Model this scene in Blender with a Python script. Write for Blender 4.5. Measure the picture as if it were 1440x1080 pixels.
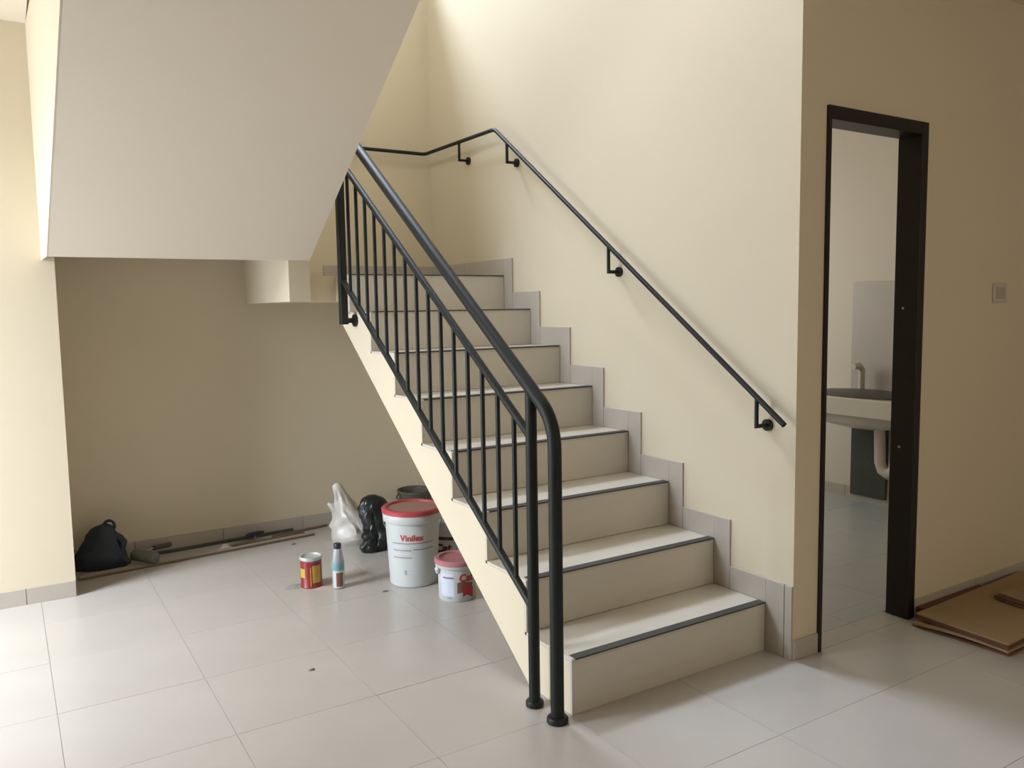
import bpy, bmesh, math, random
from mathutils import Vector, Matrix, noise
random.seed(7)
SC = bpy.context.scene
COL = SC.collection
for o in list(bpy.data.objects):
    bpy.data.objects.remove(o)

# ------------------------------------------------------------------ camera
cam_d = bpy.data.cameras.new('camera')
cam = bpy.data.objects.new('camera', cam_d)
COL.objects.link(cam)
F_PX = 1144.8                                   # focal length in pixels of the 1440 px wide photograph
cam_d.sensor_fit = 'HORIZONTAL'
cam_d.sensor_width = 36.0
cam_d.lens = F_PX / 1440.0 * 36.0
cam_d.clip_start = 0.02
R_ = Vector((0.84728107, -0.53091975, -0.01545964))
U_ = Vector((0.06244121, 0.07065946, 0.99554424))
F_ = Vector((0.52746173, 0.84447111, -0.0930197))
m = Matrix((R_, U_, -F_)).transposed().to_4x4()
m.translation = Vector((-2.5739, -2.1872, 1.4077))
cam.matrix_world = m
SC.camera = cam

# ------------------------------------------------------------------ light and exposure
SC.view_settings.view_transform = 'Standard'
SC.view_settings.look = 'None'
SC.view_settings.gamma = 1.0
SC.view_settings.use_curve_mapping = False
SC.view_settings.exposure = 0.24
world = bpy.data.worlds.new('sky')
SC.world = world
world.use_nodes = True
bg = world.node_tree.nodes['Background']
bg.inputs[0].default_value = (0.80, 0.90, 1.0, 1)
bg.inputs[1].default_value = 1.0


def area(name, loc, target, sx, sy, power, col):
    d = bpy.data.lights.new(name, 'AREA')
    d.shape = 'RECTANGLE'
    d.size, d.size_y, d.energy, d.color = sx, sy, power, col
    o = bpy.data.objects.new(name, d)
    COL.objects.link(o)
    o.location = loc
    o.rotation_euler = (Vector(target) - Vector(loc)).to_track_quat('-Z', 'Y').to_euler()
    return o


# daylight in the terrace door of the left wall, in the stair window upstairs, and in the wash room window
area('daylight_terrace', (-4.78, 1.55, 1.25), (0, 1.45, 1.3), 1.3, 2.3, 74, (0.84, 0.90, 1.0))
area('daylight_terrace_sky', (-5.7, 1.1, 3.0), (-2.5, 1.0, 0.0), 1.5, 1.5, 480, (0.82, 0.90, 1.0))
area('daylight_stair_window', (-0.9, 4.15, 5.75), (-0.3, 2.0, 2.9), 1.8, 0.9, 330, (0.74, 0.84, 1.0))
area('fill_stairwell', (-2.95, 0.6, 4.55), (0, 0.9, 3.4), 1.6, 1.3, 70, (0.86, 0.94, 1.0))  # added fill for the stairwell and upper wall, no window built here
# added warm fill behind the viewer, lifts the door wall and risers
area('fill_front_warm', (0.4, -4.95, 1.65), (0.4, 0, 1.3), 2.6, 1.5, 19, (1.0, 0.74, 0.38))
area('daylight_wash_room', (1.3, 3.0, 1.7), (1.3, 0, 1.2), 1.2, 1.2, 23, (1.0, 0.97, 0.90))

# ------------------------------------------------------------------ key dimensions (metres)
H, T, W = 0.2, 0.2846, 0.983          # riser, tread, flight width
YB = 2.95                             # back wall
YC = 2.362                            # front of the wall block left of the alcove
YD = -0.129                           # front of the door wall
ZC = 2.77                             # ceiling of the room
XL0, XL1 = -4.6, 4.5
YF = -4.8
XS = -2.389                           # left side of the upper flight
XR = -1.174                           # right side of the upper flight
YS = 2.05                             # foot of the upper flight


# ------------------------------------------------------------------ materials
def newmat(name):
    mt = bpy.data.materials.new(name)
    mt.use_nodes = True
    nt = mt.node_tree
    return mt, nt, nt.nodes['Principled BSDF']


def mat(name, col, rough=0.6, var=0.06, scale=6.0, bump=0.0, bscale=80.0, metal=0.0, spec=0.5, stretch=None, **kw):
    mt, nt, b = newmat(name)
    N, L = nt.nodes, nt.links
    tc = N.new('ShaderNodeTexCoord')
    mp = N.new('ShaderNodeMapping')
    if stretch:
        mp.inputs['Scale'].default_value = stretch
    L.new(tc.outputs['Object'], mp.inputs[0])
    nz = N.new('ShaderNodeTexNoise')
    nz.inputs['Scale'].default_value = scale
    nz.inputs['Detail'].default_value = 5
    L.new(mp.outputs[0], nz.inputs[0])
    mx = N.new('ShaderNodeMix')
    mx.data_type = 'RGBA'
    c1 = [max(0, c * (1 - var)) for c in col]
    c2 = [min(1, c * (1 + var)) for c in col]
    mx.inputs[6].default_value = (*c1, 1)
    mx.inputs[7].default_value = (*c2, 1)
    L.new(nz.outputs[0], mx.inputs[0])
    L.new(mx.outputs[2], b.inputs['Base Color'])
    b.inputs['Roughness'].default_value = rough
    b.inputs['Metallic'].default_value = metal
    b.inputs['Specular IOR Level'].default_value = spec
    if bump:
        n2 = N.new('ShaderNodeTexNoise')
        n2.inputs['Scale'].default_value = bscale
        n2.inputs['Detail'].default_value = 3
        L.new(mp.outputs[0], n2.inputs[0])
        bp = N.new('ShaderNodeBump')
        bp.inputs['Strength'].default_value = bump
        bp.inputs['Distance'].default_value = 0.004
        L.new(n2.outputs[0], bp.inputs['Height'])
        L.new(bp.outputs[0], b.inputs['Normal'])
    for k, v in kw.items():
        b.inputs[k.replace('_', ' ')].default_value = v
    return mt


M = {}
M['cream'] = mat('cream_paint', (0.66, 0.58, 0.435), 0.75, 0.02, 1.5, 0.08, 60)
M['white_paint'] = mat('white_paint', (0.76, 0.685, 0.57), 0.8, 0.02, 1.5, 0.06, 60)
M['grey_paint'] = mat('grey_room_paint', (0.62, 0.58, 0.51), 0.75, 0.03, 1.5, 0.05, 60)
M['tile'] = mat('floor_tile', (0.47, 0.44, 0.405), 0.27, 0.10, 2.2, 0.02, 12)
M['tile_grey'] = mat('grey_floor_tile', (0.40, 0.42, 0.42), 0.3, 0.12, 4.0)
M['grout'] = mat('grout', (0.37, 0.35, 0.32), 0.9, 0.2, 6)
M['step'] = mat('step_tile', (0.60, 0.555, 0.48), 0.35, 0.05, 5, 0.0, stretch=(1, 1, 6))
M['skirt'] = mat('skirting_tile', (0.45, 0.405, 0.35), 0.35, 0.06, 5)
M['strip'] = mat('nosing_strip', (0.045, 0.042, 0.038), 0.55, 0.3, 40, 0.3, 200)
M['iron'] = mat('black_iron', (0.011, 0.014, 0.013), 0.5, 0.25, 15, 0.05, 150, spec=0.3)
M['wood_dark'] = mat('dark_door_wood', (0.008, 0.0045, 0.0035), 0.4, 0.35, 6, 0.1, 60, stretch=(6, 6, 0.6))
M['white_plastic'] = mat('white_plastic', (0.52, 0.54, 0.53), 0.4, 0.04, 8)
M['red_plastic'] = mat('red_plastic', (0.42, 0.055, 0.07), 0.4, 0.08, 10)
M['lid_dusty'] = mat('dusty_lid', (0.34, 0.19, 0.15), 0.6, 0.15, 20)
M['lid_pink'] = mat('pink_lid', (0.40, 0.16, 0.17), 0.55, 0.1, 20)
M['print_red'] = mat('red_print', (0.45, 0.03, 0.035), 0.5, 0.05)
M['print_maroon'] = mat('maroon_print', (0.10, 0.012, 0.015), 0.5, 0.05)
M['print_violet'] = mat('violet_print', (0.25, 0.13, 0.18), 0.5, 0.05)
M['print_blue'] = mat('pale_blue_print', (0.55, 0.60, 0.70), 0.5, 0.05)
M['print_grey'] = mat('grey_print', (0.30, 0.33, 0.34), 0.5, 0.05)
M['print_brown'] = mat('brown_print', (0.20, 0.085, 0.06), 0.5, 0.2, 30)
M['print_yellow'] = mat('yellow_print', (0.50, 0.32, 0.05), 0.45, 0.1, 20)
M['tin_red'] = mat('red_tin', (0.24, 0.022, 0.022), 0.3, 0.1, 20)
M['tin'] = mat('bare_tin', (0.50, 0.52, 0.48), 0.4, 0.1, 20, metal=0.25)
M['bag_black'] = mat('black_bag', (0.010, 0.012, 0.011), 0.3, 0.3, 15, 0.4, 30)
M['bag_navy'] = mat('navy_bag', (0.018, 0.026, 0.042), 0.6, 0.2, 15, 0.4, 40)
M['bag_white'] = mat('white_bag', (0.44, 0.41, 0.36), 0.35, 0.06, 12, 0.5, 25, Subsurface_Weight=0.2)
M['bottle_clear'] = mat('bottle_clear', (0.50, 0.54, 0.55), 0.15, 0.08, 10, Transmission_Weight=0.35)
M['bottle_teal'] = mat('bottle_teal', (0.16, 0.32, 0.36), 0.35, 0.1, 20)
M['cap_dark'] = mat('dark_cap', (0.02, 0.018, 0.03), 0.4, 0.1)
M['card'] = mat('cardboard', (0.34, 0.225, 0.12), 0.85, 0.08, 6, 0.1, 60, stretch=(1, 12, 1))
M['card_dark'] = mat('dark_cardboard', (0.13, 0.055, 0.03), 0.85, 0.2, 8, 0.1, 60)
M['plank'] = mat('pale_plank', (0.33, 0.29, 0.24), 0.8, 0.15, 6, 0.1, 60, stretch=(1, 10, 10))
M['plank_brown'] = mat('brown_strip', (0.15, 0.10, 0.06), 0.7, 0.2, 6, 0.1, 60, stretch=(1, 10, 10))
M['steel_dark'] = mat('dark_strip', (0.06, 0.065, 0.055), 0.5, 0.2, 10)
M['steel'] = mat('dull_steel', (0.45, 0.45, 0.43), 0.35, 0.1, 10, metal=0.9)
M['roller'] = mat('roller_nap', (0.15, 0.155, 0.13), 0.95, 0.25, 40, 0.6, 120)
M['rag'] = mat('pink_rag', (0.48, 0.38, 0.34), 0.9, 0.1, 20, 0.4, 60)
M['scrap_grey'] = mat('grey_scrap', (0.30, 0.32, 0.27), 0.8, 0.15, 20)
M['scrap_pink'] = mat('pink_scrap', (0.50, 0.36, 0.33), 0.8, 0.15, 20)
M['dirt'] = mat('dirt', (0.16, 0.13, 0.10), 0.95, 0.3, 50)
M['bucket_grey'] = mat('grey_bucket', (0.09, 0.085, 0.065), 0.7, 0.2, 12)
M['rust'] = mat('rust', (0.09, 0.04, 0.02), 0.8, 0.2, 20)
M['porcelain'] = mat('porcelain', (0.60, 0.57, 0.52), 0.15, 0.02)
M['pipe_white'] = mat('white_pipe', (0.62, 0.57, 0.55), 0.35, 0.03)
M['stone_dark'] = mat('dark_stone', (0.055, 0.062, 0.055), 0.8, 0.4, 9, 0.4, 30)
M['bowl_dark'] = mat('dark_bowl', (0.035, 0.033, 0.026), 0.4, 0.2)
M['splash'] = mat('splash_tile', (0.44, 0.42, 0.40), 0.3, 0.05)
M['switch'] = mat('switch_plastic', (0.55, 0.48, 0.42), 0.4, 0.03)
M['switch_key'] = mat('switch_key', (0.42, 0.36, 0.30), 0.4, 0.03)
M['glass'] = mat('window_glass', (0.9, 0.95, 1.0), 0.02, 0.0, Transmission_Weight=1.0)
M['alu'] = mat('white_aluminium', (0.7, 0.7, 0.7), 0.4, 0.02)


# ------------------------------------------------------------------ mesh helpers
def link(name, me, mt, parent=None):
    o = bpy.data.objects.new(name, me)
    COL.objects.link(o)
    if mt is not None and not me.materials:
        me.materials.append(mt)
    if parent is not None:
        o.parent = parent
    return o


def build(name, bm, mt, parent=None, smooth=False, loc=None):
    bmesh.ops.recalc_face_normals(bm, faces=bm.faces[:])
    me = bpy.data.meshes.new(name)
    bm.to_mesh(me)
    bm.free()
    if smooth:
        for f in me.polygons:
            f.use_smooth = True
        try:
            me.set_sharp_from_angle(angle=math.radians(40))
        except Exception:
            pass
    o = link(name, me, mt, parent)
    if loc is not None:
        o.location = loc
    return o


def add_box(bm, a, b, bev=0.0):
    t = bmesh.new()
    v = [t.verts.new((x, y, z)) for x in (a[0], b[0]) for y in (a[1], b[1]) for z in (a[2], b[2])]
    for f in ((0, 1, 3, 2), (4, 6, 7, 5), (0, 4, 5, 1), (2, 3, 7, 6), (0, 2, 6, 4), (1, 5, 7, 3)):
        t.faces.new([v[i] for i in f])
    bmesh.ops.recalc_face_normals(t, faces=t.faces[:])
    if bev:
        bmesh.ops.bevel(t, geom=t.edges[:], offset=bev, segments=1, affect='EDGES', profile=0.7)
    merge(bm, t)
    return bm


def merge(bm, t):
    me = bpy.data.meshes.new('tmp')
    t.to_mesh(me)
    t.free()
    bm.from_mesh(me)
    bpy.data.meshes.remove(me)


def box(name, a, b, mt, parent=None, bev=0.0):
    return build(name, add_box(bmesh.new(), a, b, bev), mt, parent)


def add_prism(bm, pts, axis, a, b):
    """polygon pts in the two other axes (in xyz order), extruded along axis from a to b"""
    def p3(p, c):
        q = list(p)
        q.insert(axis, c)
        return q
    v0 = [bm.verts.new(p3(p, a)) for p in pts]
    v1 = [bm.verts.new(p3(p, b)) for p in pts]
    bm.faces.new(v0)
    bm.faces.new(v1[::-1])
    n = len(pts)
    for i in range(n):
        bm.faces.new([v0[i], v0[(i + 1) % n], v1[(i + 1) % n], v1[i]])
    return bm


def prism(name, pts, axis, a, b, mt, parent=None):
    return build(name, add_prism(bmesh.new(), pts, axis, a, b), mt, parent)


def add_tube(bm, pts, r, seg=12, caps=True):
    pts = [Vector(p) for p in pts]
    rs = r if isinstance(r, (list, tuple)) else [r] * len(pts)
    rings = []
    ref = None
    for i, p in enumerate(pts):
        d0 = (pts[i] - pts[i - 1]).normalized() if i else None
        d1 = (pts[i + 1] - pts[i]).normalized() if i < len(pts) - 1 else None
        d = (d0 + d1).normalized() if d0 and d1 else (d0 or d1)
        if ref is None:
            ref = Vector((1, 0, 0)) if abs(d.x) < 0.9 else Vector((0, 1, 0))
        n = (ref - d * ref.dot(d)).normalized()
        bnorm = d.cross(n)
        ref = n
        k = 1.0
        ring = []
        if d0 and d1:
            k = 1.0 / max(0.5, d.dot(d0))
            ax = d0.cross(d1)
        for s in range(seg):
            a = 2 * math.pi * s / seg
            off = n * math.cos(a) * rs[i] + bnorm * math.sin(a) * rs[i]
            if d0 and d1 and ax.length > 1e-6:
                w = d.cross(ax.normalized())
                off = off + w * off.dot(w) * (k - 1)
            ring.append(bm.verts.new(p + off))
        rings.append(ring)
    for a, b in zip(rings, rings[1:]):
        for s in range(seg):
            bm.faces.new([a[s], a[(s + 1) % seg], b[(s + 1) % seg], b[s]])
    if caps:
        bm.faces.new(rings[0][::-1])
        bm.faces.new(rings[-1])
    return bm


def tube(name, pts, r, mt, parent=None, seg=12):
    return build(name, add_tube(bmesh.new(), pts, r, seg), mt, parent, smooth=True)


def bend(a, b, c, rad, n=6):
    """points rounding the corner b between a and c"""
    a, b, c = Vector(a), Vector(b), Vector(c)
    u = (a - b).normalized()
    v = (c - b).normalized()
    p0, p1 = b + u * rad, b + v * rad
    out = []
    for i in range(n + 1):
        t = i / n
        out.append(p0 * (1 - t) ** 2 + b * 2 * t * (1 - t) + p1 * t * t)
    return out


def add_lathe(bm, prof, seg=32, closed_bottom=True, closed_top=True):
    rings = []
    for r, z in prof:
        rings.append([bm.verts.new((r * math.cos(2 * math.pi * s / seg), r * math.sin(2 * math.pi * s / seg), z)) for s in range(seg)])
    for a, b in zip(rings, rings[1:]):
        for s in range(seg):
            bm.faces.new([a[s], a[(s + 1) % seg], b[(s + 1) % seg], b[s]])
    if closed_bottom:
        bm.faces.new(rings[0][::-1])
    if closed_top:
        bm.faces.new(rings[-1])
    return bm


def lathe(name, prof, mt, parent=None, seg=32, cb=True, ct=True):
    return build(name, add_lathe(bmesh.new(), prof, seg, cb, ct), mt, parent, smooth=True)


def thing(name, label, cat, loc=(0, 0, 0), rotz=0.0, group=None):
    o = bpy.data.objects.new(name, None)
    o.empty_display_size = 0.1
    COL.objects.link(o)
    o.location = loc
    o.rotation_euler = (0, 0, rotz)
    o['label'] = label
    o['category'] = cat
    if group:
        o['group'] = group
    return o


def tag(o, label, cat, group=None):
    o['label'] = label
    o['category'] = cat
    if group:
        o['group'] = group
    return o


def struct(o, label=None):
    o['kind'] = 'structure'
    if label:
        o['label'] = label
    return o


# ================================================================== THE SETTING
# floor: grout bed with 50 cm tiles
floor = struct(box('floor', (XL0, YF, -0.12), (XL1, YB, -0.003), M['grout']), 'pale glossy floor of large square tiles')
tile_me = {}


def tile_mesh(w, d, mt, th=0.02, gap=0.0006):
    k = (round(w, 4), round(d, 4), mt.name)
    if k not in tile_me:
        bm = add_box(bmesh.new(), (gap, gap, -th), (w - gap, d - gap, 0), 0.0005)
        bmesh.ops.recalc_face_normals(bm, faces=bm.faces[:])
        me = bpy.data.meshes.new('tile')
        bm.to_mesh(me)
        bm.free()
        me.materials.append(mt)
        tile_me[k] = me
    return tile_me[k]


def tile_field(x0, x1, y0, y1, gx, gy, s, mt, parent, z=0.0):
    ix = math.floor((x0 - gx) / s)
    while gx + ix * s < x1 - 1e-4:
        a, b = max(x0, gx + ix * s), min(x1, gx + (ix + 1) * s)
        iy = math.floor((y0 - gy) / s)
        while gy + iy * s < y1 - 1e-4:
            c, d = max(y0, gy + iy * s), min(y1, gy + (iy + 1) * s)
            if b - a > 0.015 and d - c > 0.015:
                o = link('tile', tile_mesh(b - a, d - c, mt), None, parent)
                o.location = (a, c, z + random.uniform(-0.0004, 0.0004))
            iy += 1
        ix += 1


tile_field(XL0, 0.01, YF, YC, -1.49, 0.02, 0.5, M['tile'], floor)
tile_field(-2.335, 0.01, YC, YB, -1.49, 0.02, 0.5, M['tile'], floor)
tile_field(0.01, XL1, YF, YD, -1.49, 0.02, 0.5, M['tile'], floor)
tile_field(0.175, 0.76, YD, -0.02, -1.49, 0.02, 0.5, M['tile'], floor)
tile_field(0.12, 2.6, -0.02, YB, 0.12, 0.1, 0.4, M['tile_grey'], floor)

# walls
struct(box('wall_right', (0, YD, 0), (0.12, YB, 6.0), M['cream']))
bm = bmesh.new()                                            # back wall with the stair window upstairs
add_box(bm, (XL0, YB, 0), (0.12, YB + 0.15, 3.75))
add_box(bm, (XL0, YB, 5.2), (0.12, YB + 0.15, 6.0))
add_box(bm, (XL0, YB, 3.75), (-2.1, YB + 0.15, 5.2))
add_box(bm, (-0.1, YB, 3.75), (0.12, YB + 0.15, 5.2))
struct(build('wall_back', bm, M['cream']))
struct(box('wall_left_pier', (XL0, YC, 0), (-2.335, YB, 6.0), M['cream']))
bm = bmesh.new()                                            # door wall
add_box(bm, (0.12, YD, 0), (0.147, -0.02, 2.16))
add_box(bm, (0.805, YD, 0), (XL1, -0.02, 2.16))
add_box(bm, (0.12, YD, 2.16), (XL1, -0.02, ZC + 0.2))
struct(build('wall_door', bm, M['cream']))
bm = bmesh.new()                                            # left wall with the terrace door opening
add_box(bm, (XL0 - 0.12, YF, 0), (XL0, 0.65, ZC))
add_box(bm, (XL0 - 0.12, 2.25, 0), (XL0, YC, ZC))
add_box(bm, (XL0 - 0.12, 0.65, 2.45), (XL0, 2.25, ZC))
struct(build('wall_left', bm, M['cream']))
bm = bmesh.new()                                            # front wall behind the viewer, its opening added for the warm fill
add_box(bm, (XL0, YF - 0.12, 0), (XL1, YF, 0.9))
add_box(bm, (XL0, YF - 0.12, 2.4), (XL1, YF, ZC))
add_box(bm, (XL0, YF - 0.12, 0.9), (-0.9, YF, 2.4))
add_box(bm, (1.7, YF - 0.12, 0.9), (XL1, YF, 2.4))
struct(build('wall_front', bm, M['cream']))
struct(box('wall_far_right', (XL1, YF, 0), (XL1 + 0.12, YD, ZC), M['cream']))
# ceiling round the stair well
bm = bmesh.new()
add_box(bm, (XL0, YF, ZC), (XL1, YD, ZC + 0.2))
add_box(bm, (XL0, YD, ZC), (XS, YC, ZC + 0.2))
add_box(bm, (XS, YD, ZC), (XR, 0.32, ZC + 0.2))
struct(build('ceiling', bm, M['white_paint']))
struct(box('ceiling_upper', (XL0, -1.0, 5.8), (0.12, YB, 6.0), M['white_paint']))
struct(box('wall_upper_front', (XL0, -1.12, ZC + 0.2), (0.12, -1.0, 6.0), M['cream']))
struct(box('wall_upper_left', (XL0 - 0.12, -1.12, ZC + 0.2), (XL0, YC, 6.0), M['cream']))
struct(box('wall_upper_right', (0.0, -1.0, ZC + 0.2), (0.12, YD, 6.0), M['cream']))
# wash room beyond the door
struct(box('wall_wash_far', (2.6, -0.02, 0), (2.72, 3.2, 3.0), M['grey_paint']))
struct(box('wall_wash_back', (0.12, 3.1, 0), (2.6, 3.2, 3.0), M['grey_paint']))
struct(box('ceiling_wash', (0.12, -0.02, 3.0), (2.72, 3.2, 3.1), M['white_paint']))

# side wall closing the upper flight above its soffit
SL = 0.635                                                  # soffit slope


def sof(y):
    return 1.672 + SL * (YS - y)


def skew(o, x0):
    for v in o.data.vertices:                               # the side runs very slightly out of square
        v.co.x += x0 + 0.0286 * (YC - v.co.y)


ws = prism('wall_stair_side', [(YC, 1.9), (2.0, 1.9), (0.32, sof(0.32) + 0.17), (0.32, 4.1), (YC, 4.1)], 0, 0, 0.1, M['cream'])
skew(ws, XS)
struct(ws)

# window and terrace door frames
w1 = struct(thing('door_1', 'white terrace door frame', 'door', (XL0, 1.55, 0)))
del w1['category']
for y in (-0.67, 0.0, 0.67):
    box('frame_post', (-0.09, y - 0.03, 0), (-0.03, y + 0.03, 2.45), M['alu'], w1)
box('frame_head', (-0.09, -0.7, 2.39), (-0.03, 0.7, 2.45), M['alu'], w1)
w2 = struct(thing('window_1', 'stair window frame upstairs', 'window', (-1.1, YB, 3.75)))
del w2['category']
for x in (-0.97, 0.0, 0.97):
    box('frame_post', (x - 0.025, 0.06, 0), (x + 0.025, 0.1, 1.45), M['alu'], w2)

w3 = struct(thing('window_added_fill', 'added frame in the unseen fill opening', 'window', (0.4, YF - 0.06, 0.9)))  # unseen window, put in only to go with the warm fill
del w3['category']
for x in (-1.27, 0.0, 1.27):
    box('frame_post', (x - 0.025, -0.02, 0), (x + 0.025, 0.02, 1.5), M['alu'], w3)

# ------------------------------------------------------------------ baseboards of tile pieces
BH, BT = 0.08, 0.009


def base_run(name, axis, fixed, a, b, side, start, L=0.5, h=BH):
    """tile pieces along x (axis 0) or y (axis 1); side = direction of the thickness"""
    root = bpy.data.objects.new(name, None)
    COL.objects.link(root)
    struct(root)
    root.location = (0, 0, 0)
    k = math.floor((a - start) / L)
    while start + k * L < b - 1e-3:
        p, q = max(a, start + k * L) + 0.0015, min(b, start + (k + 1) * L) - 0.0015
        if q - p > 0.01:
            t0, t1 = sorted((fixed, fixed + side * BT))
            if axis == 0:
                box('skirting_tile', (p, t0, 0), (q, t1, h), M['skirt'], root, 0.001)
            else:
                box('skirting_tile', (t0, p, 0), (t1, q, h), M['skirt'], root, 0.001)
        k += 1
    return root


base_run('baseboard_back', 0, YB, -2.335, -0.0, -1, -1.49)
base_run('baseboard_left', 0, YC, XL0, -2.335, -1, -2.55)
bd = base_run('baseboard_door', 0, YD, 0.0, 0.147, -1, 0.0)
base_run('baseboard_right', 0, YD, 0.805, XL1, -1, 0.81)
base_run('baseboard_landing', 0, YB, -0.79, -0.0, -1, -1.49, h=0.10).location = (0, 0, 1.6)
base_run('baseboard_wash', 1, 2.6, 0.0, 3.1, -1, 0.0)

# stepped skirting along the stair wall, two tile pieces to a step
sk = bpy.data.objects.new('baseboard_stair', None)
COL.objects.link(sk)
struct(sk)
box('skirting_tile', (-BT, YD, 0), (0, -0.095 + 0.0, 0.3), M['skirt'], sk, 0.001)
box('skirting_tile', (-BT, -0.092, 0), (0, 0.0, 0.3), M['skirt'], sk, 0.001)
for k in range(1, 9):
    y0 = (k - 1) * T
    z = k * H
    y1 = k * T if k < 8 else YB
    if k < 8:
        box('skirting_tile', (-BT, y0, z), (0, y1 - 0.092, z + 0.1), M['skirt'], sk, 0.001)
        box('skirting_tile', (-BT, y1 - 0.09, z), (0, y1, z + 0.3), M['skirt'], sk, 0.001)
    else:
        box('skirting_tile', (-BT, y0, z), (0, y0 + 0.48, z + 0.1), M['skirt'], sk, 0.001)
        box('skirting_tile', (-BT, y0 + 0.483, z), (0, YB - BT, z + 0.1), M['skirt'], sk, 0.001)

# ================================================================== STAIRCASE
st = thing('staircase', 'cream concrete staircase with beige tiled steps and dark nosing strips', 'staircase', (0, 0, 0))
TH = 0.012                                                  # tile thickness
prof = [(0.0 + TH, 0.0)]
for k in range(1, 9):
    prof.append(((k - 1) * T + TH, k * H - TH))
    if k < 8:
        prof.append((k * T + TH, k * H - TH))
prof += [(YB, 8 * H - TH), (YB, 1.458), (2.14, 1.458), (2.14, 1.356), (0.267, 0.0)]
bm = add_prism(bmesh.new(), prof, 0, -W, -0.0005)
build('flight_body', bm, M['cream'], st)
for k in range(1, 9):
    y0 = (k - 1) * T
    box('riser', (-W, y0, (k - 1) * H + (0.0 if k == 1 else 0.0005)), (-BT - 0.0005, y0 + TH, k * H - TH), M['step'], st, 0.001)
    if k < 8:
        tr = box('tread', (-W, y0, k * H - TH), (-BT - 0.0005, k * T, k * H), M['step'], st, 0.0015)
    else:
        tr = box('tread', (-W, y0, k * H - TH), (-BT - 0.0005, y0 + 0.45, k * H), M['step'], st, 0.0015)
        box('landing_tile', (-W, y0 + 0.452, k * H - TH), (-BT - 0.0005, YB - BT, k * H), M['step'], st, 0.0015)
    box('nosing_strip', (-W + 0.014, y0 - 0.004, k * H - 0.004), (-BT - 0.003, y0 + 0.034, k * H + 0.0025), M['strip'], tr, 0.001)
# landing between the flights, the beam under it, and the upper flight
box('landing_slab', (XR, 2.2, 1.458), (-W, YB, 1.6), M['cream'], st)
box('landing_beam', (-1.288, YS, 1.458), (XR, YB, 1.77), M['cream'], st)
pts = [(YS, 1.672), (YS + 0.04, 1.672), (YS + 0.06, 1.76), (YB, 1.76), (YB, 1.88), (YS + 0.02, 1.88)]
n_up = 7
y, z = YS + 0.02, 1.88
for i in range(n_up):
    z += 0.19
    pts.append((y, z))
    y -= T
    pts.append((y, z))
pts += [(-0.05, z), (-0.05, ZC + 0.02), (0.33, ZC + 0.02), (0.33, sof(0.33))]
uf = prism('upper_flight', pts, 0, 0.004, XR - XS, M['white_paint'], st)
for v in uf.data.vertices:
    v.co.x += XS + (0.0286 * (YC - v.co.y) if v.co.x < 0.1 and v.co.y < YC else 0.0)
fs = prism('side_fascia', [(YC, 1.672), (YS, 1.672), (0.33, sof(0.33)), (0.33, ZC + 0.1), (YC, ZC + 0.1)], 0, -0.001, 0.006, M['cream'], st)
skew(fs, XS)

# ================================================================== STAIR RAILING
RX = -1.05
rl = thing('stair_railing', 'black iron stair railing with round handrail and vertical bars', 'railing', (RX, 0, 0))


def hand(y):
    return 1.036 + 0.706 * y


def mid(y):
    return 0.870 + 0.693 * y


def low(y):
    return 0.262 + 0.687 * y


IR = M['iron']
p_end = (0, 1.93, hand(1.93))
pts = [(0, -0.007, 0.0)] + bend((0, -0.007, 0), (0, -0.007, hand(-0.007) + 0.005), p_end, 0.10, 8) + [p_end]
tube('handrail', pts, 0.0235, IR, rl, 16)
tube('post', [(0, 0.133, 0.0), (0, 0.133, hand(0.133))], 0.0205, IR, rl, 16)
for y, r in ((-0.007, 0.037), (0.133, 0.032)):
    o = lathe('base_flange', [(r * 0.8, 0.0), (r, 0.002), (r, 0.016), (r * 0.9, 0.021), (0.02, 0.023)], IR, rl, 20)
    o.location = (0, y, 0)
tube('mid_rail', [(0, 0.133, mid(0.133)), (0, 1.905, mid(1.905))], 0.015, IR, rl, 10)
tube('bottom_rail', [(0, 0.133, low(0.133)), (0, 1.905, low(1.905))], 0.015, IR, rl, 10)
up = box('post', (-0.019, 1.886, 1.335), (0.019, 1.924, hand(1.905)), IR, rl, 0.002)
fx = tube('fixing_arm', [(0.0, 1.905, 1.355), (-W - RX, 1.905, 1.355)], 0.014, IR, rl, 10)
o = build('flange', add_tube(bmesh.new(), [(-W - RX - 0.012, 1.905, 1.355), (-W - RX + 0.001, 1.905, 1.355)], 0.033, 18), IR, fx, smooth=True)
for i in range(15):
    y = 0.133 + (i + 1) * (1.905 - 0.133) / 16.0
    tube('baluster', [(0, y, low(y)), (0, y, mid(y))], 0.0092, IR, rl, 8)

# ================================================================== WALL HANDRAIL
wh = thing('wall_handrail', 'thin black iron handrail on angled brackets fixed to the stair wall', 'handrail', (0, 0, 0))
ZL = 2.452
a0, a1, a2, a3 = (-0.07, -0.131, 0.947), (-0.07, 1.973, 2.444), (-0.07, YB - 0.06, ZL), (-1.02, YB - 0.06, ZL)
pts = [a0] + bend(a0, a1, a2, 0.03, 4) + bend(a1, a2, a3, 0.03, 4) + [a3]
tube('rail', pts, 0.0115, IR, wh, 10)


def rz(y):
    return 0.947 + (y + 0.131) * (2.444 - 0.947) / (1.973 + 0.131) if y < 1.973 else 2.45


for y, zb in ((0.004, 0.927), (0.925, 1.574), (1.837, 2.236), (2.405, 2.337)):
    b = build('bracket', add_tube(bmesh.new(), [(-0.07, y, rz(y)), (-0.07, y, zb), (0.0, y, zb)], 0.0085, 10), IR, wh, smooth=True)
    build('flange', add_tube(bmesh.new(), [(-0.013, y, zb), (0.0, y, zb)], 0.024, 16), IR, b, smooth=True)

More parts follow.
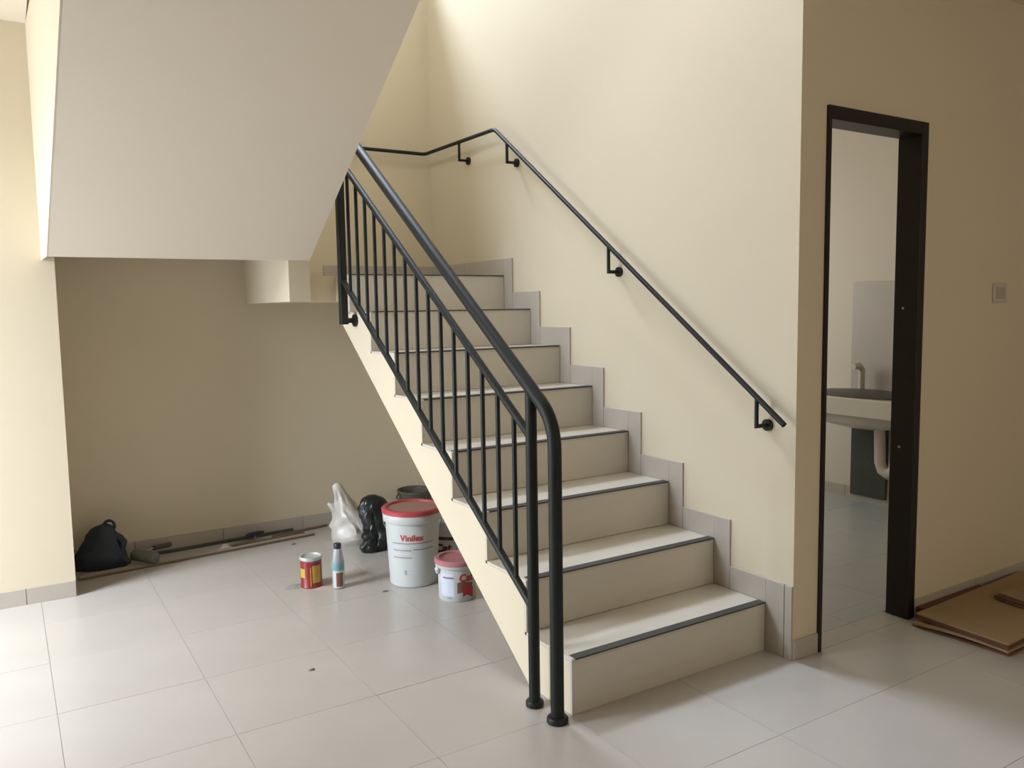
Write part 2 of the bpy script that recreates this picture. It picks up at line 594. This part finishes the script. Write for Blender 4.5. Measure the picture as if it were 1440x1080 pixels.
# ================================================================== DOOR FRAME AND SWITCH
df = struct(thing('door_2', 'dark brown wooden door frame standing open without a door leaf', 'door', (0, 0, 0)))
del df['category']
box('jamb', (0.147, YD - 0.012, 0), (0.166, -0.03, 2.16), M['wood_dark'], df, 0.002)
j2 = box('jamb', (0.76, YD - 0.012, 0), (0.805, -0.03, 2.16), M['wood_dark'], df, 0.002)
box('head', (0.166, YD - 0.012, 2.108), (0.76, -0.03, 2.16), M['wood_dark'], df, 0.002)
for z in (1.38, 0.77):
    build('screw_head', add_tube(bmesh.new(), [(0.757, -0.075, z), (0.761, -0.075, z)], 0.006, 10), M['steel'], j2)

sw = thing('light_switch', 'small beige light switch plate on the cream wall beside the door', 'switch', (1.434, YD, 1.443))
box('plate', (-0.06, -0.008, -0.045), (0.06, 0, 0.045), M['switch'], sw, 0.003)
for x in (-0.022, 0.022):
    box('rocker', (x - 0.016, -0.012, -0.026), (x + 0.016, -0.006, 0.026), M['switch_key'], sw, 0.002)

# ================================================================== WASH ROOM BEYOND THE DOOR
wc = thing('wash_counter', 'white wash counter with dark bowl seen through the door', 'counter', (2.6, 1.2, 0))
bm = bmesh.new()
add_box(bm, (-0.50, -0.7, 0.665), (0, 0.42, 0.785), 0.006)
build('counter_top', bm, M['porcelain'], wc)
bm = add_lathe(bmesh.new(), [(1.0, 0.780), (1.0, 0.790), (0.8, 0.806), (0.5, 0.816), (0.02, 0.820)], 32)
for v in bm.verts:
    v.co.x *= 0.21
    v.co.y *= 0.40
bo = build('bowl', bm, M['bowl_dark'], wc, smooth=True)
bo.location = (-0.26, -0.02, 0)
bm = add_lathe(bmesh.new(), [(0.35, 0.56), (0.75, 0.585), (0.95, 0.62), (1.0, 0.666)], 28)
for v in bm.verts:
    v.co.x *= 0.22
    v.co.y *= 0.40
bo = build('basin_underside', bm, M['porcelain'], wc, smooth=True)
bo.location = (-0.25, -0.02, 0)
tube('waste_pipe', [(-0.2, -0.09, 0.58), (-0.2, -0.10, 0.33), (-0.2, -0.12, 0.28), (-0.2, -0.16, 0.26), (-0.2, -0.2, 0.28), (-0.2, -0.21, 0.34), (-0.1, -0.21, 0.42), (-0.0, -0.21, 0.42)], 0.035, M['pipe_white'], wc, 14)
fa = tube('faucet', [(-0.09, 0.13, 0.78), (-0.09, 0.13, 0.94), (-0.12, 0.13, 0.97), (-0.19, 0.13, 0.965)], 0.022, M['porcelain'], wc, 12)
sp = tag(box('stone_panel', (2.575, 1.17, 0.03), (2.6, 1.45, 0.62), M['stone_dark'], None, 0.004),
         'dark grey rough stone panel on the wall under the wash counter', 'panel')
tag(box('splash_panel', (2.586, 0.70, 0.785), (2.6, 1.47, 1.552), M['splash'], None, 0.002), 'smooth grey splash panel on the wall above the wash counter', 'panel')

# ================================================================== THINGS UNDER THE STAIRS
def text_mesh(body, size, bold=0.0):
    cu = bpy.data.curves.new('txt', 'FONT')
    cu.body = body
    cu.size = size
    cu.align_x = 'CENTER'
    cu.offset = bold
    cu.resolution_u = 3
    o = bpy.data.objects.new('txt', cu)
    COL.objects.link(o)
    dg = bpy.context.evaluated_depsgraph_get()
    me = bpy.data.meshes.new_from_object(o.evaluated_get(dg))
    bpy.data.objects.remove(o)
    bpy.data.curves.remove(cu)
    me.materials.clear()
    return me


def wrap_text(name, body, size, radius_fn, z, ang, mt, parent, bold=0.0):
    me = text_mesh(body, size, bold)
    bm = bmesh.new()
    bm.from_mesh(me)
    bmesh.ops.subdivide_edges(bm, edges=[e for e in bm.edges if e.calc_length() > 0.012], cuts=2)
    bmesh.ops.triangulate(bm, faces=bm.faces[:])
    for v in bm.verts:
        zz = z + v.co.y
        r = radius_fn(zz) + 0.0012
        a = ang + v.co.x / r
        v.co = (r * math.cos(a), r * math.sin(a), zz)
    bpy.data.meshes.remove(me)
    me = bpy.data.meshes.new(name)
    bm.to_mesh(me)
    bm.free()
    return link(name, me, mt, parent)


def wrap_patch(name, a0, a1, z0, z1, radius_fn, mt, parent, off=0.0008, n=14, wav=0.0):
    bm = bmesh.new()
    rows = []
    nz_ = 5
    for j in range(nz_ + 1):
        z = z0 + (z1 - z0) * j / nz_
        row = []
        for i in range(n + 1):
            t = i / n
            a = a0 + (a1 - a0) * t
            r = radius_fn(z) + off
            row.append(bm.verts.new((r * math.cos(a), r * math.sin(a), z + wav * math.sin(t * 5))))
        rows.append(row)
    for p, q in zip(rows, rows[1:]):
        for i in range(n):
            bm.faces.new([p[i], p[i + 1], q[i + 1], q[i]])
    return build(name, bm, mt, parent, smooth=True)


CAM2 = Vector((-2.5739, -2.1872))


def facing(x, y):
    """angle towards the viewer's side of the room"""
    return math.atan2(CAM2.y - y, CAM2.x - x)


def pail(name, label, loc, r0, r1, h, lid_mat, group=None):
    t = thing(name, label, 'bucket', (*loc, 0.0))

    def rf(z):
        return r0 + (r1 - r0) * z / h
    lathe('body', [(r0 * 0.95, 0.0), (r0, 0.006), (rf(h * 0.86), h * 0.86), (rf(h * 0.86) + 0.009, h * 0.862), (rf(h * 0.88) + 0.011, h * 0.88),
                   (rf(h * 0.97) + 0.012, h * 0.97), (r1 + 0.004, h)], M['white_plastic'], t, 40)
    ro = r1 + 0.014
    ld = lathe('lid', [(ro - 0.006, h - 0.012), (ro, h - 0.01), (ro + 0.001, h + 0.008), (ro - 0.006, h + 0.014), (ro - 0.022, h + 0.014),
                       (ro - 0.028, h + 0.004), (0.01, h + 0.003)], lid_mat, t, 40)
    return t, rf, ld, ro


# large white paint bucket
bl = (-0.83, 1.60)
t, rf, ld, ro = pail('paint_bucket', 'large white paint bucket with red rimmed lid under the stairs', bl, 0.122, 0.142, 0.385, M['red_plastic'])
d_ = lathe('lid_panel', [(ro - 0.029, 0.387), (ro - 0.03, 0.3905), (0.005, 0.391)], M['lid_dusty'], ld, 32)
fa_ = facing(*bl)
wrap_text('lettering', 'Vinilex', 0.044, rf, 0.248, fa_ - 0.04, M['print_red'], t, 0.0012)
for z0, a, b_, mk in ((0.232, -0.85, 0.85, 'print_violet'), (0.214, -0.75, -0.06, 'print_blue'), (0.196, -0.85, -0.06, 'print_violet'), (0.158, -0.85, -0.06, 'print_violet'),
                      (0.200, 0.0, 0.85, 'print_violet'), (0.218, 0.02, 0.8, 'print_blue'), (0.178, -0.8, -0.08, 'print_blue')):
    wrap_patch('label_stripe', fa_ + a, fa_ + b_, z0, z0 + (0.004 if mk == 'print_violet' else 0.006), rf, M[mk], t)
wrap_patch('label_mark', fa_ - 0.36, fa_ - 0.29, 0.07, 0.095, rf, M['print_grey'], t)
wrap_patch('label_stripe', fa_ - 0.26, fa_ + 0.25, 0.08, 0.084, rf, M['print_blue'], t)
hd = []
for i in range(17):
    a = fa_ + 1.45 + (3.3) * i / 16.0
    s = math.sin(math.pi * i / 16.0)
    hd.append(((0.150) * math.cos(a), (0.150) * math.sin(a), 0.335 - 0.16 * s))
tube('wire_handle', hd, 0.0025, M['steel'], t, 6)

# small pail with brownish pink lid
bl = (-0.755, 1.262)
t, rf, ld, ro = pail('paint_pail', 'small white paint pail with dusty pink lid under the stair flight', bl, 0.090, 0.095, 0.19, M['lid_pink'])
fa_ = facing(*bl)
wrap_patch('label_panel', fa_ - 0.95, fa_ - 0.15, 0.03, 0.142, rf, M['print_blue'], t, 0.0006)
wrap_patch('label_stripe', fa_ - 0.80, fa_ - 0.18, 0.118, 0.126, rf, M['print_violet'], t, 0.0012)
wrap_patch('label_stripe', fa_ - 0.55, fa_ - 0.30, 0.018, 0.026, rf, M['print_grey'], t, 0.0012)
wrap_patch('label_panel', fa_ + 0.0, fa_ + 0.9, 0.045, 0.098, rf, M['print_brown'], t, 0.0006, wav=0.004)
wrap_patch('label_panel', fa_ + 0.30, fa_ + 0.95, 0.026, 0.075, rf, M['print_red'], t, 0.0010, wav=0.008)
wrap_text('lettering', 'Cat', 0.052, rf, 0.103, fa_ + 0.52, M['print_red'], t, 0.002)
bm = bmesh.new()
a = fa_ - 1.15
for (da, dz, r_) in ((0, 0.155, 0.016), (0.05, 0.17, 0.012), (-0.03, 0.14, 0.011)):
    mtx = Matrix.Translation(((0.100) * math.cos(a + da), 0.100 * math.sin(a + da), dz))
    bmesh.ops.create_icosphere(bm, subdivisions=2, radius=r_, matrix=mtx)
build('handle_lug', bm, M['white_plastic'], t, smooth=True)

# pail standing behind it
bl = (-0.565, 1.75)
t, rf, ld, ro = pail('paint_pail', 'white paint pail with maroon lettering behind the small pink lidded pail', bl, 0.100, 0.106, 0.25, M['white_plastic'])
fa_ = facing(*bl)
wrap_patch('label_stripe', fa_ - 1.1, fa_ + 0.9, 0.162, 0.180, rf, M['print_maroon'], t, 0.0006, wav=0.004)
wrap_text('lettering', 'Cat', 0.062, rf, 0.100, fa_ - 0.12, M['print_maroon'], t, 0.003)
wrap_patch('label_panel', fa_ - 0.85, fa_ - 0.42, 0.06, 0.135, rf, M['print_grey'], t, 0.0006)

# red tin with yellow labels
t = thing('thinner_tin', 'red tin can with yellow label standing on the floor beside a bottle', 'can', (-1.30, 1.83, 0))
lathe('body', [(0.054, 0.0), (0.056, 0.002), (0.056, 0.006), (0.054, 0.009), (0.054, 0.144)], M['tin_red'], t, 32)
lathe('rim', [(0.0565, 0.143), (0.0575, 0.154), (0.0565, 0.159), (0.050, 0.159), (0.048, 0.152), (0.044, 0.150), (0.005, 0.150)], M['tin'], t, 32)
fa_ = facing(-1.30, 1.83)


def rf(z):
    return 0.054


wrap_patch('label_panel', fa_ + 0.10, fa_ + 0.95, 0.028, 0.118, rf, M['print_yellow'], t, 0.0012)
wrap_patch('label_panel', fa_ - 1.25, fa_ - 0.60, 0.055, 0.102, rf, M['print_yellow'], t, 0.0012)
wrap_patch('label_stripe', fa_ - 0.10, fa_ - 0.02, 0.010, 0.110, rf, M['print_yellow'], t, 0.0012)
wrap_patch('label_stripe', fa_ - 0.5, fa_ + 0.9, 0.136, 0.143, rf, M['print_violet'], t, 0.0012)

# bottle
t = thing('plastic_bottle', 'small clear plastic bottle with teal band and dark cap beside the red tin', 'bottle', (-1.195, 1.72, 0))
lathe('body', [(0.026, 0.0), (0.031, 0.004), (0.031, 0.135), (0.029, 0.15), (0.026, 0.165), (0.0235, 0.19), (0.019, 0.203), (0.0145, 0.212), (0.0145, 0.222)], M['bottle_clear'], t, 28)
lathe('cap', [(0.018, 0.205), (0.019, 0.208), (0.019, 0.228), (0.017, 0.231)], M['cap_dark'], t, 20)
lathe('band', [(0.0318, 0.100), (0.0322, 0.102), (0.0322, 0.134), (0.0318, 0.136)], M['bottle_teal'], t, 28, False, False)
fa_ = facing(-1.195, 1.72)


def rf(z):
    return 0.031


wrap_patch('label_panel', fa_ - 0.9, fa_ + 1.2, 0.008, 0.094, rf, M['white_plastic'], t, 0.0006)
wrap_patch('label_mark', fa_ - 0.35, fa_ + 0.75, 0.014, 0.086, rf, M['print_brown'], t, 0.0012)


def blob(name, prof, mt, parent, seg=40, wr=0.06, freq=5.0, seed=0, nz_=18):
    """soft bag: prof = list of (z, cx, cy, rx, ry); wrinkled by noise"""
    def at(z):
        for p, q in zip(prof, prof[1:]):
            if p[0] <= z <= q[0]:
                t_ = (z - p[0]) / (q[0] - p[0])
                t_ = t_ * t_ * (3 - 2 * t_)
                return [p[i] + (q[i] - p[i]) * t_ for i in range(1, 5)]
        return prof[-1][1:]
    bm = bmesh.new()
    rings = []
    z0, z1 = prof[0][0], prof[-1][0]
    for j in range(nz_ + 1):
        z = z0 + (z1 - z0) * j / nz_
        cx, cy, rx, ry = at(z)
        ring = []
        for s in range(seg):
            a = 2 * math.pi * s / seg
            n = noise.noise(Vector((math.cos(a) * freq * 0.5 + seed, math.sin(a) * freq * 0.5, z * freq * 3 + seed)))
            n2 = noise.noise(Vector((math.cos(a) * freq * 1.6 + seed, math.sin(a) * freq * 1.6, z * freq * 5)))
            k = 1 + wr * n * 2.0 + wr * n2 * 1.2
            ring.append(bm.verts.new((cx + rx * k * math.cos(a), cy + ry * k * math.sin(a), z)))
        rings.append(ring)
    for a_, b_ in zip(rings, rings[1:]):
        for s in range(seg):
            bm.faces.new([a_[s], a_[(s + 1) % seg], b_[(s + 1) % seg], b_[s]])
    bm.faces.new(rings[0][::-1])
    bm.faces.new(rings[-1])
    return build(name, bm, mt, parent, smooth=True)


# white carrier bag
t = thing('carrier_bag', 'crumpled white plastic carrier bag standing against a black bag', 'bag', (-0.83, 2.47, 0), math.atan2(-0.53, 0.847))
blob('bag_body', [(0.0, 0.02, 0, 0.14, 0.09), (0.03, 0.025, 0, 0.16, 0.11), (0.09, 0.02, 0, 0.145, 0.10), (0.16, -0.01, 0, 0.11, 0.085), (0.22, -0.04, 0, 0.075, 0.06),
                  (0.28, -0.06, 0, 0.045, 0.04), (0.32, -0.075, 0, 0.036, 0.03), (0.35, -0.085, 0, 0.03, 0.024), (0.365, -0.085, 0, 0.012, 0.01)], M['bag_white'], t, wr=0.10, seed=3.1)
bm = add_tube(bmesh.new(), [(-0.06, -0.01, 0.17), (-0.10, -0.015, 0.205), (-0.125, -0.02, 0.235), (-0.14, -0.02, 0.245)], [0.03, 0.024, 0.018, 0.008], 12)
build('bag_handle', bm, M['bag_white'], t, smooth=True)

# black plastic bag
t = thing('refuse_bag', 'tied black plastic bag between the white bag and the paint bucket', 'bag', (-0.77, 2.24, 0), math.atan2(-0.53, 0.847))
blob('bag_body', [(0.0, 0.0, 0, 0.06, 0.06), (0.03, 0.01, 0, 0.085, 0.075), (0.10, 0.02, 0, 0.085, 0.075), (0.17, 0.0, 0, 0.075, 0.065), (0.24, -0.012, 0, 0.085, 0.06),
                  (0.29, -0.01, 0, 0.078, 0.05), (0.32, -0.02, 0, 0.05, 0.035), (0.325, -0.02, 0, 0.02, 0.015)], M['bag_black'], t, wr=0.16, freq=6, seed=8.3)
blob('bag_fold', [(0.0, -0.03, -0.06, 0.04, 0.03), (0.03, -0.03, -0.06, 0.055, 0.045), (0.07, -0.02, -0.05, 0.045, 0.04), (0.085, -0.02, -0.04, 0.02, 0.02)], M['bag_black'], t, wr=0.14, seed=2.0, nz_=8)

# navy bag by the pier
t = thing('tool_bag', 'slumped dark navy cloth bag with loop handle against the back wall', 'bag', (-2.185, 2.785, 0), math.atan2(-0.3, 0.95))
blob('bag_body', [(0.0, 0.0, 0, 0.13, 0.06), (0.02, 0.0, 0, 0.14, 0.07), (0.06, 0.0, 0, 0.135, 0.07), (0.12, 0.005, 0, 0.11, 0.06), (0.18, 0.015, 0, 0.085, 0.05),
                  (0.225, 0.02, 0, 0.06, 0.035), (0.245, 0.03, 0, 0.035, 0.02), (0.25, 0.03, 0, 0.015, 0.01)], M['bag_navy'], t, wr=0.07, seed=5.5)
lp = []
for i in range(13):
    a = math.pi * (-0.15 + 1.3 * i / 12.0)
    lp.append((0.055 + 0.028 * math.cos(a), -0.005, 0.235 + 0.032 * math.sin(a)))
tube('handle', lp, 0.008, M['bag_navy'], t, 8)
bm = add_tube(bmesh.new(), [(0.08, 0, 0.18), (0.105, 0, 0.165), (0.125, -0.005, 0.14), (0.115, -0.01, 0.10), (0.11, -0.01, 0.06), (0.135, -0.01, 0.03), (0.155, -0.012, 0.025)],
              [0.022, 0.02, 0.018, 0.017, 0.022, 0.02, 0.012], 10)
build('strap', bm, M['bag_navy'], t, smooth=True)

# paint roller
t = thing('paint_roller', 'grey paint roller lying on the floor beside the navy bag', 'roller', (-1.955, 2.70, 0.046), math.radians(35))
bm = add_tube(bmesh.new(), [(0, -0.06, 0), (0, -0.055, 0), (0, 0.10, 0), (0, 0.105, 0)], [0.028, 0.032, 0.032, 0.028], 20)
build('sleeve', bm, M['roller'], t, smooth=True)
tube('wire_frame', [(0, 0.09, 0), (0, 0.125, 0), (0.05, 0.125, 0.0), (0.05, 0.07, 0.012), (0.12, 0.07, 0.012)], 0.004, M['steel'], t, 8)
tube('grip', [(0.11, 0.07, 0.012), (0.23, 0.07, 0.0)], 0.014, M['steel_dark'], t, 10)


# strips and planks along the back wall
def strip(name, label, p, q, w, h, mt, z=0.0, grp=None):
    p, q = Vector((*p, 0)), Vector((*q, 0))
    L = (q - p).length
    a = math.atan2(q.y - p.y, q.x - p.x)
    o = box(name, (-L / 2, -w / 2, 0), (L / 2, w / 2, h), mt, None, min(0.003, h / 4))
    o.location = ((p.x + q.x) / 2, (p.y + q.y) / 2, z)
    o.rotation_euler = (0, 0, a)
    return tag(o, label, 'plank', grp)


strip('wood_strip', 'long thin brown lath lying furthest out from the back wall', (-2.31, 2.610), (-0.98, 2.745), 0.014, 0.012, M['plank_brown'])
strip('wood_strip', 'long pale wooden strip lying behind the outermost brown lath', (-2.31, 2.640), (-0.98, 2.775), 0.034, 0.012, M['plank'])
strip('wood_strip', 'thin brown wooden lath lying on the floor in front of the trowel', (-1.55, 2.775), (-1.02, 2.822), 0.016, 0.012, M['plank_brown'])
strip('metal_strip', 'dark metal strip lying along the back wall baseboard', (-1.93, 2.868), (-1.06, 2.925), 0.018, 0.018, M['steel_dark'])
strip('wood_strip', 'short pale wooden strip lying in front of the navy bag', (-2.30, 2.672), (-2.03, 2.695), 0.022, 0.012, M['plank'])
strip('wood_strip', 'short brown wooden lath with its end by the white bag', (-1.22, 2.845), (-0.84, 2.91), 0.02, 0.012, M['plank_brown'])

# trowel
t = thing('putty_trowel', 'small steel trowel with dark grip lying on the strips by the back wall', 'trowel', (-1.32, 2.858, 0.0), math.radians(15))
prism('blade', [(-0.12, -0.02), (-0.02, -0.035), (0.02, -0.03), (0.02, 0.03), (-0.02, 0.035), (-0.12, 0.02)], 2, 0.0, 0.003, M['steel'], t)
tube('tang', [(0.0, 0, 0.003), (0.0, 0, 0.03), (-0.01, 0, 0.035)], 0.004, M['steel'], t, 8)
tube('grip', [(-0.06, 0, 0.036), (-0.03, 0, 0.038), (0.03, 0, 0.038), (0.06, 0, 0.036)], [0.009, 0.013, 0.013, 0.009], M['cap_dark'], t, 10)


def crumple(name, label, cat, loc, rx, ry, h, mt, seed, seg=20, rings=5):
    bm = bmesh.new()
    c = bm.verts.new((0, 0, h))
    prev = None
    for j in range(1, rings + 1):
        ring = []
        for s in range(seg):
            a = 2 * math.pi * s / seg
            k = j / rings
            n = noise.noise(Vector((math.cos(a) * 1.5 + seed, math.sin(a) * 1.5, seed)))
            n2 = noise.noise(Vector((math.cos(a) * k * 4 + seed, math.sin(a) * k * 4, seed * 2)))
            z = max(0.001, h * (1 - k) * (1 + 0.5 * n2) + 0.25 * h * max(0, n2)) if j < rings else 0.0
            ring.append(bm.verts.new((rx * k * (1 + 0.35 * n) * math.cos(a), ry * k * (1 + 0.35 * n) * math.sin(a), z)))
        if prev is None:
            for s in range(seg):
                bm.faces.new([c, ring[s], ring[(s + 1) % seg]])
        else:
            for s in range(seg):
                bm.faces.new([prev[s], ring[s], ring[(s + 1) % seg], prev[(s + 1) % seg]])
        prev = ring
    bm.faces.new(prev[::-1])
    o = build(name, bm, mt, None, smooth=True)
    o.location = loc
    return tag(o, label, cat)


crumple('rag', 'small crumpled pinkish rag lying between the strips by the back wall', 'rag', (-1.52, 2.752, 0.0), 0.055, 0.022, 0.03, M['rag'], 4.2)
crumple('plastic_scrap', 'flat grey scrap lying under the side of the red tin', 'scrap', (-1.375, 1.86, 0.0), 0.06, 0.045, 0.008, M['scrap_grey'], 1.3)
crumple('paper_scrap', 'flat pinkish paper scrap between the red tin and the bottle', 'scrap', (-1.245, 1.755, 0.0), 0.07, 0.035, 0.006, M['scrap_pink'], 2.9)
crumple('dirt_clump', 'tiny dark clump of dirt alone on the pale floor tiles', 'dirt', (-1.62, 0.86, 0.0), 0.014, 0.011, 0.006, M['dirt'], 6.1, 10, 3)
crumple('dirt_clump', 'small dark dirt crumb in front of the large paint bucket', 'dirt', (-1.02, 1.53, 0.0), 0.02, 0.012, 0.006, M['dirt'], 7.7, 10, 3)
crumple('dirt_clump', 'small dark crumb on the floor in front of the trowel', 'dirt', (-1.15, 2.62, 0.0), 0.016, 0.012, 0.008, M['dirt'], 9.7, 10, 3)

# old grey bucket against the back wall behind the paint bucket
t = thing('mortar_bucket', 'old dark grey bucket behind the large white paint bucket', 'bucket', (-0.28, 2.74, 0))
lathe('body', [(0.085, 0), (0.09, 0.004), (0.113, 0.185), (0.120, 0.188), (0.120, 0.203), (0.110, 0.203), (0.105, 0.188), (0.085, 0.02), (0.01, 0.018)], M['bucket_grey'], t, 28)
tube('wire_handle', [(-0.12, 0, 0.19), (-0.15, -0.03, 0.17), (-0.13, -0.09, 0.15), (-0.06, -0.135, 0.135), (0.02, -0.14, 0.135), (0.09, -0.11, 0.15), (0.12, 0, 0.19)], 0.005, M['rust'], t, 8)

# ================================================================== CARDBOARD BY THE DOOR
def sheet(name, label, pts, z, th, mt, sag=0.0, n=10):
    """four cornered sheet of real thickness, bowed by sag"""
    bm = bmesh.new()
    P = [Vector((*p, 0)) for p in pts]
    g = {}
    for s in (0, 1):
        for i in range(n + 1):
            for j in range(n + 1):
                u, v = i / n, j / n
                p = P[0] * (1 - u) * (1 - v) + P[1] * u * (1 - v) + P[2] * u * v + P[3] * (1 - u) * v
                zz = z + s * th + sag * math.sin(math.pi * u) * (1 - 0.4 * v)
                g[s, i, j] = bm.verts.new((p.x, p.y, zz))
    for s in (0, 1):
        for i in range(n):
            for j in range(n):
                bm.faces.new([g[s, i, j], g[s, i + 1, j], g[s, i + 1, j + 1], g[s, i, j + 1]])
    for i in range(n):
        for (a, b) in (((i, 0), (i + 1, 0)), ((i, n), (i + 1, n)), ((0, i), (0, i + 1)), ((n, i), (n, i + 1))):
            bm.faces.new([g[0, a[0], a[1]], g[0, b[0], b[1]], g[1, b[0], b[1]], g[1, a[0], a[1]]])
    o = build(name, bm, mt)
    return tag(o, label, 'cardboard')


GRP = None
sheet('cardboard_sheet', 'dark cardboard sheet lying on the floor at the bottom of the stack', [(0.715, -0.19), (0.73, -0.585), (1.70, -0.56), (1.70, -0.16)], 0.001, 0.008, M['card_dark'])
sheet('cardboard_sheet', 'bowed light brown cardboard sheet between the dark sheets of the stack', [(0.705, -0.20), (0.735, -0.578), (1.68, -0.555), (1.69, -0.165)], 0.0095, 0.010, M['card'], 0.010)
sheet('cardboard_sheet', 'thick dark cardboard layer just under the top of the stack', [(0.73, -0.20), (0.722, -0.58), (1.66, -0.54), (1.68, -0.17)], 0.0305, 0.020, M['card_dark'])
sheet('cardboard_sheet', 'wide light brown cardboard sheet on top of the stack', [(0.73, -0.195), (0.715, -0.588), (1.69, -0.55), (1.70, -0.165)], 0.051, 0.006, M['card'])
t = thing('cardboard_carton', 'small flattened carton with dark slot lying on the cardboard stack', 'cardboard', (1.30, -0.43, 0.0575), math.radians(-8))
box('panel', (-0.14, -0.06, 0.0), (0.22, 0.12, 0.010), M['card'], t, 0.001)
box('flap', (-0.155, -0.045, 0.010), (-0.02, 0.11, 0.022), M['card_dark'], t, 0.001)
box('flap', (-0.12, -0.06, 0.0225), (0.22, 0.12, 0.028), M['card'], t, 0.001)
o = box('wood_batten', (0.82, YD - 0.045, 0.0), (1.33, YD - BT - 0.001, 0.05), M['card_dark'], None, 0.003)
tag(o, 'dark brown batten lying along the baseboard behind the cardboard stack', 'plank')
